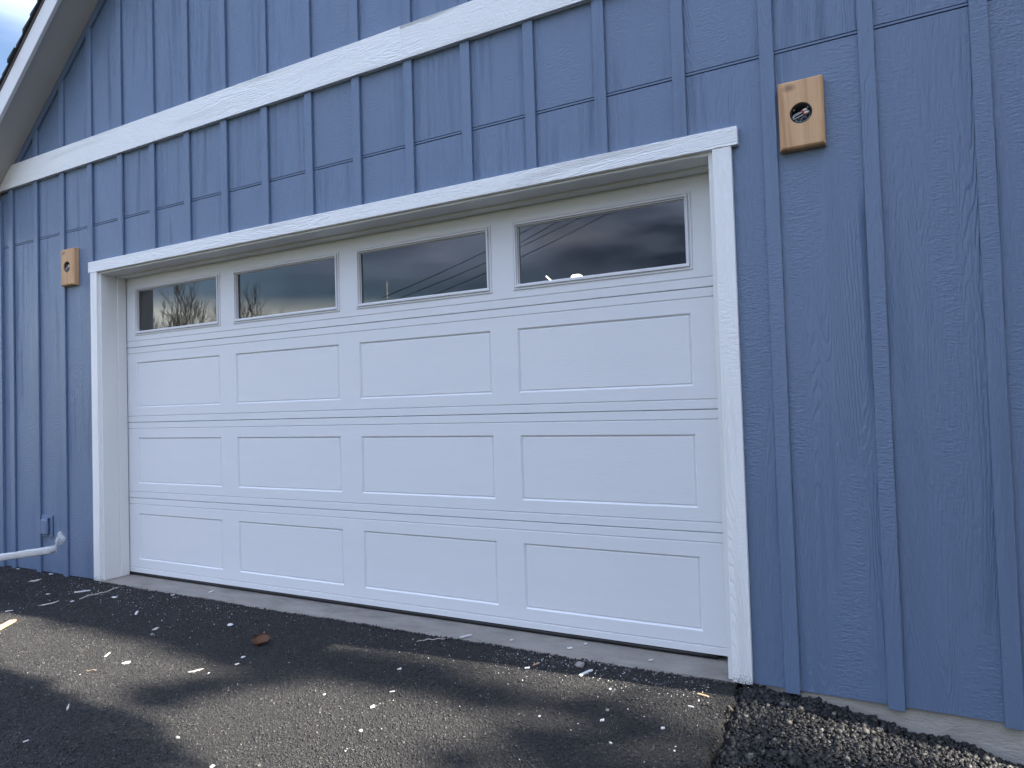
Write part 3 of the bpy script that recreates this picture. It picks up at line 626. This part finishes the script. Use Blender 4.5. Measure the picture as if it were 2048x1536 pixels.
# ------------------------------------------------------------------ debris on the driveway
def zfloor(x, y): return -.0445 if (y > -.03 and JL < x < JR) else float(zasph(np.float64(x), np.float64(y)))
def flake(name, x, y, ln, wd_, rot, mat, label, cat, group=None, thick=.003, curl=.15, seed=0, n=11, lift=.0035):
    r = random.Random(seed * 31 + 5); bm = bmesh.new(); ring = []
    for k in range(n):
        a = 2 * math.pi * k / n; q = r.uniform(.62, 1.08)
        px, py = math.cos(a) * ln / 2 * q, math.sin(a) * wd_ / 2 * q; ring.append((px, py))
    mx = max(abs(p[0]) for p in ring); my = max(abs(p[1]) for p in ring); ring = [(p[0] * ln / 2 / mx, p[1] * wd_ / 2 / my) for p in ring]
    kx, ky, ph = r.uniform(-1, 1), r.uniform(-1, 1), r.uniform(0, 6)
    def hz(px, py): return curl * (abs(px) ** 1.5 * 1.2 + kx * px * .3 + ky * py * .5) + .0012 * math.sin(px * 300 + ph)
    lo = [bm.verts.new((p[0], p[1], hz(*p))) for p in ring]; hi = [bm.verts.new((p[0] * .93, p[1] * .93, hz(*p) + thick)) for p in ring]
    c0 = bm.verts.new((0, 0, hz(0, 0))); c1 = bm.verts.new((0, 0, hz(0, 0) + thick * 1.1))
    for k in range(n):
        j = (k + 1) % n; bm.faces.new((lo[k], lo[j], hi[j], hi[k])); bm.faces.new((c1, hi[k], hi[j])); bm.faces.new((c0, lo[j], lo[k]))
    o = link(name, finish(bm, name), mat, None, (x, y, zfloor(x, y) + lift), (0, 0, rot)); return tag(o, label, cat, group)
def splinter(name, x, y, ln, wd_, rot, mat, label, cat, seed=0, group=None):
    r = random.Random(seed); bm = bmesh.new(); h = max(.0035, wd_ * .35); pts = [(-.5, .3), (-.48, -.5), (.42 + r.uniform(0, .06), -.42), (.5, r.uniform(-.2, .4)), (.36, .5), (-.3, .46)]
    a = [bm.verts.new((px * ln, py * wd_, 0)) for px, py in pts]; b = [bm.verts.new((px * ln * .98, py * wd_ * .9, h)) for px, py in pts]
    bm.faces.new(a[::-1]); bm.faces.new(b)
    for k in range(len(pts)): bm.faces.new((a[k], a[(k + 1) % len(pts)], b[(k + 1) % len(pts)], b[k]))
    o = link(name, finish(bm, name), mat, None, (x, y, zfloor(x, y) + .0035), (0, r.uniform(-.05, .05), rot)); return tag(o, label, cat, group)
DEBRIS = [
    ('chip', -0.483, -0.346, 0.075, 0.067, -0.16, 'white paint flake on the asphalt straight in front of the leftmost door window'),
    ('chip', -0.475, -1.027, 0.067, 0.06, 1.12, 'long torn white flake lying on the sunlit patch left of the driveway'),
    ('stick', -0.696, -0.998, 0.054, 0.016, 2.13, 'short white sliver just above the torn flake on the sunny patch'),
    ('scrap', -0.858, -0.598, 0.078, 0.07, 2.13, 'crumpled tan scrap standing up on the dark asphalt left of the leaf'),
    ('scrap', -2.114, -0.561, 0.135, 0.122, 1.2, 'long ragged tan and white strip lying left of the door opening'),
    ('stick', -2.225, -0.264, 0.106, 0.032, 1.08, 'white trim sliver lying close to the left door casing'),
    ('chip', -2.003, -0.463, 0.049, 0.045, 1.82, 'white scrap at the right end of the ragged strip'),
    ('scrap', -2.978, -0.215, 0.117, 0.105, 1.59, 'narrow pale strip on the asphalt below the blue outlet cover'),
    ('chip', -1.812, -0.27, 0.066, 0.06, 0.2, 'flat white flake just below the left casing foot'),
    ('chip', -2.399, -0.416, 0.061, 0.055, 0.38, 'thin white flake between the ragged strip and the wall'),
    ('chip', -1.451, -0.054, 0.048, 0.044, 0.67, 'white flake on the asphalt in front of the left door corner'),
    ('chip', -1.213, 0.084, 0.066, 0.059, 1.95, 'small white lump against the slab under the second window from the left'),
    ('stick', -1.278, -0.448, 0.085, 0.026, 2.42, 'small upright white sliver midway between casing foot and leaf'),
    ('chip', 0.062, -0.71, 0.042, 0.038, 1.45, 'bright white chunk on the shadow edge left of the brown leaf'),
    ('chip', 0.118, -0.796, 0.034, 0.031, 1.06, 'round white flake just below the bright chunk near the leaf'),
    ('scrap', -0.014, -0.946, 0.08, 0.054, 1.15, 'tangled clear grey strip on the asphalt below the brown leaf'),
    ('chip', 0.088, -0.946, 0.02, 0.018, 1.15, 'white dot beside the tangled clear strip'),
    ('scrap', -0.206, -1.48, 0.08, 0.026, 2.53, 'pale upright curl of bark in the dark lower left'),
    ('stick', -0.031, -1.746, 0.021, 0.006, 1.38, 'faint grey sliver near the lower left corner'),
    ('chip', 0.895, -1.561, 0.028, 0.025, 1.61, 'larger white flake at the bottom edge of the picture'),
    ('chip', -3.61, 0.005, 0.045, 0.041, 1.33, 'white flake on the asphalt by the wall at far left'),
    ('chip', -3.09, 0.034, 0.057, 0.051, 0.38, 'white flake beside the batten foot at left'),
    ('stick', -2.212, -0.768, 0.05, 0.015, 0.87, 'pale sliver at the far left edge of the driveway'),
    ('chip', 0.977, -0.512, 0.035, 0.032, 1.22, 'white flake below the third window from the left, out in the shade'),
    ('chip', 1.128, -0.906, 0.041, 0.037, 1.82, 'white oval flake on the sunlit asphalt near the bottom centre'),
    ('chip', 0.834, -0.898, 0.018, 0.017, 1.06, 'bright white flake on the edge of the sunlit asphalt'),
    ('stick', 1.114, -0.746, 0.025, 0.008, 0.64, 'slim white flake left of the oval flake, in half shade'),
    ('stick', 1.056, -0.002, 0.083, 0.025, 1.18, 'white trim sliver beside the slab in front of the third window'),
    ('chip', 1.326, 0.048, 0.035, 0.032, 0.87, 'white flake on the slab edge between the third and fourth window'),
    ('chip', 1.572, -0.244, 0.047, 0.038, 1.01, 'ragged white flake left of the grey stone'),
    ('stick', 1.591, -0.182, 0.046, 0.014, 1.21, 'tan sliver touching the ragged flake near the grey stone'),
    ('chip', 1.854, -0.686, 0.019, 0.017, 0.9, 'thin white flake on the asphalt below the grey stone, far from the slab'),
    ('stick', 1.866, -0.187, 0.097, 0.029, 1.2, 'bold white stick just right of the grey stone'),
    ('chip', 1.673, 0.06, 0.044, 0.037, 0.93, 'white flake lying on the slab edge near the right end of the door'),
    ('chip', 1.728, 0.155, 0.038, 0.031, 1.05, 'white flake on the slab right of the grey stone'),
    ('chip', 2.116, 0.062, 0.036, 0.032, 1.01, 'white flake on the slab edge nearest the right casing'),
    ('chip', 2.11, -0.609, 0.035, 0.032, 1.31, 'white lump below the brown pebble on the right of the driveway'),
    ('chip', 2.358, -0.574, 0.029, 0.026, 1.06, 'white flake alone on the asphalt in front of the right casing'),
    ('chip', 2.206, -0.771, 0.019, 0.016, 0.0, 'white flake near the bottom edge below the white lump'),
    ('stick', 2.414, -0.335, 0.027, 0.008, -0.15, 'white splinter near the gravel edge'),
    ('stick', 2.438, -0.211, 0.06, 0.018, -0.36, 'tan splinter pointing at the foot of the right casing'),
    ('stick', 2.572, -0.29, 0.053, 0.015, -1.04, 'dark splinter lying across the edge of the gravel'),
    ('chip', 2.445, -0.729, 0.014, 0.013, -0.14, 'tiny pale chip near the bottom edge beside the gravel'),
    ('chip', 2.038, -0.322, 0.025, 0.023, 1.12, 'white flake between the grey stone and the pebble'),
]
for i, (kind, x, y, ln, w_, rot, lab) in enumerate(DEBRIS):
    if x < CL: y = min(y, -.03)
    if kind == 'chip': flake('paint_chip', x, y, ln * .72, w_ * .55, rot, M['chip'], lab, 'paint chip', 'white chips on the driveway', .004 if ln < .04 else .003, .12, i)
    elif kind == 'scrap': flake('litter_scrap', x, y, ln, w_ * .45, rot, M['scrap'], lab, 'scrap', None, .002, .30, i, 17)
    else: splinter('wood_splinter', x, y, ln, max(w_ * .6, .005), rot, M['tan'] if lab.startswith('tan') else M['twig'] if lab.startswith('dark') else M['chip'], lab, 'splinter', i)
# brown leaf: curled blade with a midrib
bm = bmesh.new(); nu, nv = 9, 7; g = []
out_ = [.10, .62, .9, 1.0, .82, .95, .66, .40, .05]
for i in range(nu):
    t_ = i / (nu - 1); row = []
    for j in range(nv):
        s_ = j / (nv - 1) * 2 - 1; x_ = (t_ - .5) * .105; y_ = s_ * .046 * out_[i]
        row.append(bm.verts.new((x_, y_, .004 + .020 * abs(s_) ** 1.6 * out_[i] + .016 * (t_ - .4) ** 2 * 4 + .003 * math.sin(i * 2.1 + j * 1.7))))
    g.append(row)
for i in range(nu - 1):
    for j in range(nv - 1): bm.faces.new((g[i][j], g[i + 1][j], g[i + 1][j + 1], g[i][j + 1]))
bmesh.ops.solidify(bm, geom=bm.faces[:], thickness=.0008)
leaf = thing('dead_leaf', (-.022, -.509, zfloor(-.022, -.509) + .003), 'single curled brown dead leaf lying on the dark asphalt', 'leaf', rot=(.1, -.1, 1.9)); leaf.scale = (1.12, 1.2, 1.3)
link('blade', finish(bm, 'blade', smooth=True), M['leaf'], leaf)
bm = bmesh.new(); tube(bm, [(-.085, .006, .004), (-.05, 0, .006), (0, 0, .006), (.045, 0, .012)], [.0012, .0013, .001, .0006], 6); link('stem', finish(bm, 'stem', smooth=True), M['twig'], leaf)
def pebble(name, x, y, size, mat, label, seed):
    V, F = ico(2); r = np.random.default_rng(seed); V = V * (1 + r.uniform(-.14, .14, (len(V), 1))) * np.array([1, .8, .62]) * size; V = np.round(V / (size * .22)) * size * .10 + V * .55
    me = bpy.data.meshes.new(name); me.from_pydata(V.tolist(), [], F.tolist()); return tag(link(name, me, mat, None, (x, y, zfloor(x, y) + size * .42), (0, 0, r.uniform(0, 6))), label, 'stone')
pebble('stone', 1.805, -.12, .025, M['pebble'], 'angular grey stone by the slab near the right end of the door', 4)
pebble('pebble', 2.097, -.515, .010, M['pebble'], 'small brownish pebble on the asphalt right of centre', 5)
pebble('pebble', 1.234, -1.11, .010, M['pebble'], 'pale pebble on the sunlit asphalt near the bottom centre', 6)
pebble('pebble', .567, -1.47, .011, M['pebble'], 'grey pebble near the bottom edge in the shade', 7)
pebble('pebble', -.78, -.674, .012, M['pebble'], 'small pebble just below the crumpled tan scrap', 8)
ws = thing('wood_offcut', (-1.86, -.965, zfloor(-1.86, -.965) + .004), 'flat tan wood offcut at the left edge of the picture', 'offcut', rot=(0, 0, 2.22))
bm = bmesh.new(); prism(bm, [(-.10, 0), (.095, 0), (.105, .012), (-.10, .012)], -.021, .021); link('board', finish(bm, 'board', .001), M['tan'], ws)
def strand(name, pts, rad, mat, label):
    bm = bmesh.new(); P = []
    for (x0, y0), (x1, y1) in zip(pts, pts[1:]):
        for q in range(5): u = q / 5; x = x0 + (x1 - x0) * u; y = y0 + (y1 - y0) * u; P.append((x - pts[0][0], y - pts[0][1], zfloor(x, y) + .006 + .003 * math.sin(x * 90 + y * 70)))
    tube(bm, P, rad, 6); return tag(link(name, finish(bm, name, smooth=True), mat, None, (pts[0][0], pts[0][1], 0)), label, 'strand')
strand('caulk_strand', [(-2.01, -.406), (-2.03, -.32), (-2.02, -.23), (-2.05, -.14), (-2.066, -.065)], .0045, M['scrap'], 'long thin grey strand running from the left casing foot over the asphalt')
strand('dry_stalk', [(.835, -.169), (.845, -.13), (.88, -.10), (.92, -.075), (.962, -.045)], .003, M['scrap'], 'thin dry stalk lying by the slab below the third window')
strand('twig', [(-.576, -1.185), (-.55, -1.17), (-.52, -1.16)], .004, M['twig'], 'short dark twig on the sunlit patch at left')

# ------------------------------------------------------------------ opener with a lit lamp inside, seen through the right-hand window
op = thing('garage_door_opener', (.40, 3.1, 2.425), 'ceiling opener with a lit cream lens glimpsed through the rightmost window', 'door opener')
box_obj('motor_housing', -.14, .14, .1, .5, .0, .15, M['dark_plastic'], op, .01)
box_obj('lit_lens', .06, .17, -.02, .097, .03, .150, M['lens'], op, .02)
bm = bmesh.new(); tube(bm, [(-.17, -.1, .15), (-.13, -.06, .10), (-.10, .1, .06)], .008, 8); link('glowing_bracket', finish(bm, 'glowing_bracket', smooth=True), M['lens'], op)  # shares the lens emission: it glows but is no lamp

# ------------------------------------------------------------------ what the window panes mirror: bare trees, a pole and its cables
def branch(bm, p, d, ln, rad, lev, r):
    n = 4; pts = [p]; cur = Vector(p); dd = Vector(d)
    for i in range(n):
        dd = (dd + Vector((r.uniform(-.12, .12), r.uniform(-.12, .12), r.uniform(-.02, .12)))).normalized(); cur = cur + dd * ln / n; pts.append(cur.copy())
    tube(bm, pts, [rad * (1 - .55 * i / n) for i in range(n + 1)], 5 if lev < 2 else 3, False)
    if lev >= 4: return
    for k in range({0: 8, 1: 5, 2: 4, 3: 3}[lev]):
        u = r.uniform(.35, 1) if lev else r.uniform(.3, 1); i = min(int(u * n), n - 1); q = pts[i].lerp(pts[i + 1], u * n - i); a = r.uniform(0, 6.28); o_ = dd.orthogonal().normalized(); o_.rotate(Matrix.Rotation(a, 3, dd))
        branch(bm, q, (dd * .9 + o_ * r.uniform(.35, .75) + Vector((0, 0, .25))).normalized(), ln * r.uniform(.5, .72), max(rad * .42, .0075), lev + 1, r)
tree_me = []
for q in range(3):
    r = random.Random(40 + q); bm = bmesh.new(); branch(bm, Vector((0, 0, 2.0)), Vector((0, 0, 1)), 2.6, .04, 0, r); cr_ = finish(bm, 'crown')
    bm = bmesh.new(); tube(bm, [(0, 0, -.1), (.02, 0, 1), (0, 0, 2.05)], [.13, .10, .08], 8); tree_me.append((finish(bm, 'trunk'), cr_))
for i, (x, y, sc, q, lab) in enumerate([(-25.9, -16, 1.03, 0, 'leftmost'), (-24.4, -16.4, 1.12, 1, 'tallest'), (-22.7, -15.6, 1.04, 2, 'middle'), (-20.4, -15.8, .98, 0, 'fourth'), (-18.9, -16.3, .93, 1, 'shortest')]):
    t = thing('bare_tree', (x, y, -.75), lab + ' bare tree mirrored in the left-hand door windows', 'tree', 'bare trees across the yard', (0, 0, i * 1.3)); t.scale = (sc,) * 3
    link('trunk', tree_me[q][0], M['bark'], t); link('crown', tree_me[q][1], M['bark'], t)
pl = thing('utility_pole', (-12.6, -16.2, -.75), 'thin utility pole mirrored in the third window from the left', 'pole')
bm = bmesh.new(); tube(bm, [(0, 0, 0), (0, 0, 6.65)], [.045, .03], 10); link('shaft', finish(bm, 'shaft', smooth=True), M['pole'], pl)
for i, (a, b) in enumerate([((-12.7, 5.29), (-5.0, 7.45)), ((-11.9, 5.2), (-3.9, 7.3)), ((-10.6, 5.13), (-3.2, 7.24)), ((-7.4, 6.37), (-2.0, 8.6))]):
    bm = bmesh.new(); tube(bm, [(0 + (b[0] - a[0]) * t, 0, (b[1] - a[1]) * t - .12 * math.sin(t * math.pi)) for t in [j / 12 for j in range(13)]], .012, 5)
    tag(link('power_cable', finish(bm, 'power_cable', smooth=True), M['cable'], None, (a[0], -16, a[1])), ['uppermost', 'second', 'lowest', 'rightmost'][i] + ' power cable mirrored across the right-hand windows', 'cable', 'power cables')

# ------------------------------------------------------------------ tree to the right whose crown shades the driveway
st = thing('shade_tree', (19.0, 3.2, -.75), 'evergreen tree right of the garage, out of the frame, shading the driveway', 'tree')
bm = bmesh.new(); tube(bm, [(0, 0, -.1), (.05, -.02, 4), (-.05, .02, 10), (0, 0, 15.5)], [.2, .16, .1, .02], 10)
SPOTS = [(-1.5, -.62, .22), (-.95, -.60, .22), (-.4, -.60, .24), (.15, -.62, .24), (.65, -.58, .22), (1.1, -.56, .20), (.4, -.85, .10), (1.55, -.60, .15), (2.0, -.52, .12), (-2.3, -.55, .25),
         (-2.5, -1.50, .30), (-2.2, -1.62, .36), (-1.65, -1.63, .36), (-.8, -1.72, .36), (-.2, -1.78, .36), (-1.1, -1.72, .36), (-.5, -1.76, .36), (.1, -1.78, .36), (.5, -1.86, .34), (-1.4, -2.1, .4), (-.4, -2.2, .4), (.6, -2.4, .4), (.10, -1.22, .14), (.22, -1.05, .12), (2.45, -.95, .12), (2.2, -.75, .08), (3.3, -.42, .10), (2.9, -.62, .09), (3.7, -.7, .16), (2.85, -.52, .16), (3.15, -.68, .18), (2.75, -.82, .18), (3.5, -.6, .18), (3.1, -.95, .2), (3.45, -.36, .08), (2.75, -.3, .06), (1.95, -.86, .13), (2.3, -.62, .12), (2.25, -1.0, .16), (1.75, -1.12, .10)]
rr = random.Random(5); lv = []; lf = []; lv2 = []; lf2 = []; bm2 = bmesh.new(); NT = Vector((7.9, -1.2, -.75)); tube(bm2, [(0, 0, -.1), (.03, 0, 2), (-.03, 0, 4.2), (0, 0, 6.2)], [.10, .08, .05, .01], 8)
for gx_, gy_, rad in SPOTS:
    near = gy_ < -1.3
    t_ = rr.uniform(9.2, 10.6) if near else rr.uniform(19, 22.5); c = Vector((gx_, gy_, -.06)) + sdir * t_; base = NT if near else Vector((19.0, 3.2, -.75)); loc = c - base
    tube(bm2 if near else bm, [(0, 0, loc.z - .9), (loc.x * .5, loc.y * .5, loc.z - .35), (loc.x, loc.y, loc.z)], [.03, .02, .008] if near else [.05, .03, .01], 5)
    LV, LF = (lv2, lf2) if near else (lv, lf)
    for q in range(int(3400 * rad * rad * 4) + 60):
        d = Vector((rr.gauss(0, 1), rr.gauss(0, 1), rr.gauss(0, 1))).normalized() * rad * 1.12 * rr.random() ** .4
        a = Vector((rr.gauss(0, 1), rr.gauss(0, 1), rr.gauss(0, 1))).normalized(); b = a.orthogonal().normalized(); p = loc + d; s1, s2 = .045, .022; k = len(LV)
        LV += [tuple(p - a * s1), tuple(p + b * s2), tuple(p + a * s1), tuple(p - b * s2)]; LF.append((k, k + 1, k + 2, k + 3))
link('trunk', finish(bm, 'trunk'), M['bark'], st)
me = bpy.data.meshes.new('crown'); me.from_pydata(lv, [], lf); link('crown', me, M['needle'], st)
yt = thing('added_young_tree', NT, 'made-up slim young tree right of the driveway, out of the frame, casting the lower-left shade', 'tree')  # unseen tree added to cast the sharper-edged shade at lower left
link('trunk', finish(bm2, 'trunk'), M['bark'], yt)
me = bpy.data.meshes.new('crown'); me.from_pydata(lv2, [], lf2); link('crown', me, M['needle'], yt)

# ------------------------------------------------------------------ unseen evergreens on the right, added to cut sky light from that side
def leafcloud(n, fn, size, seed):
    r = np.random.default_rng(seed); P = fn(r, n); a = r.normal(size=(n, 3)); a /= np.linalg.norm(a, axis=1)[:, None]; b = np.cross(a, r.normal(size=(n, 3))); b /= np.linalg.norm(b, axis=1)[:, None]
    V = np.stack([P - a * size, P + b * size * .45, P + a * size, P - b * size * .45], 1).reshape(-1, 3); me = bpy.data.meshes.new('crown'); me.from_pydata(V.tolist(), [], np.arange(4 * n).reshape(n, 4).tolist()); return me
def conef(r, n):
    h = r.random(n) ** .8; lay = .75 + .25 * np.sin(h * 50); rad = 2.1 * (1 - h) ** .8 * lay * r.random(n) ** .35; a = r.random(n) * 6.283; return np.stack([rad * np.cos(a), rad * np.sin(a), .9 + h * 8.0], -1)
cme = leafcloud(9000, conef, .16, 3); bm = bmesh.new(); tube(bm, [(0, 0, -.1), (0, 0, 4), (0, 0, 8.7)], [.22, .14, .02], 8); tme = finish(bm, 'trunk')
for i, (x, y, lab) in enumerate([(7.6, -5.6, 'nearest'), (9.2, -4.2, 'rearmost'), (7.0, -9.2, 'farthest'), (10.4, -7.4, 'outermost')]):
    t = thing('added_evergreen', (x, y, -.75), lab + ' of the evergreens added right of the driveway, out of the frame, to block sky light', 'tree', 'added evergreens right of the driveway', (0, 0, i * 1.7))
    link('trunk', tme, M['bark'], t); link('crown', cme, M['needle'], t)
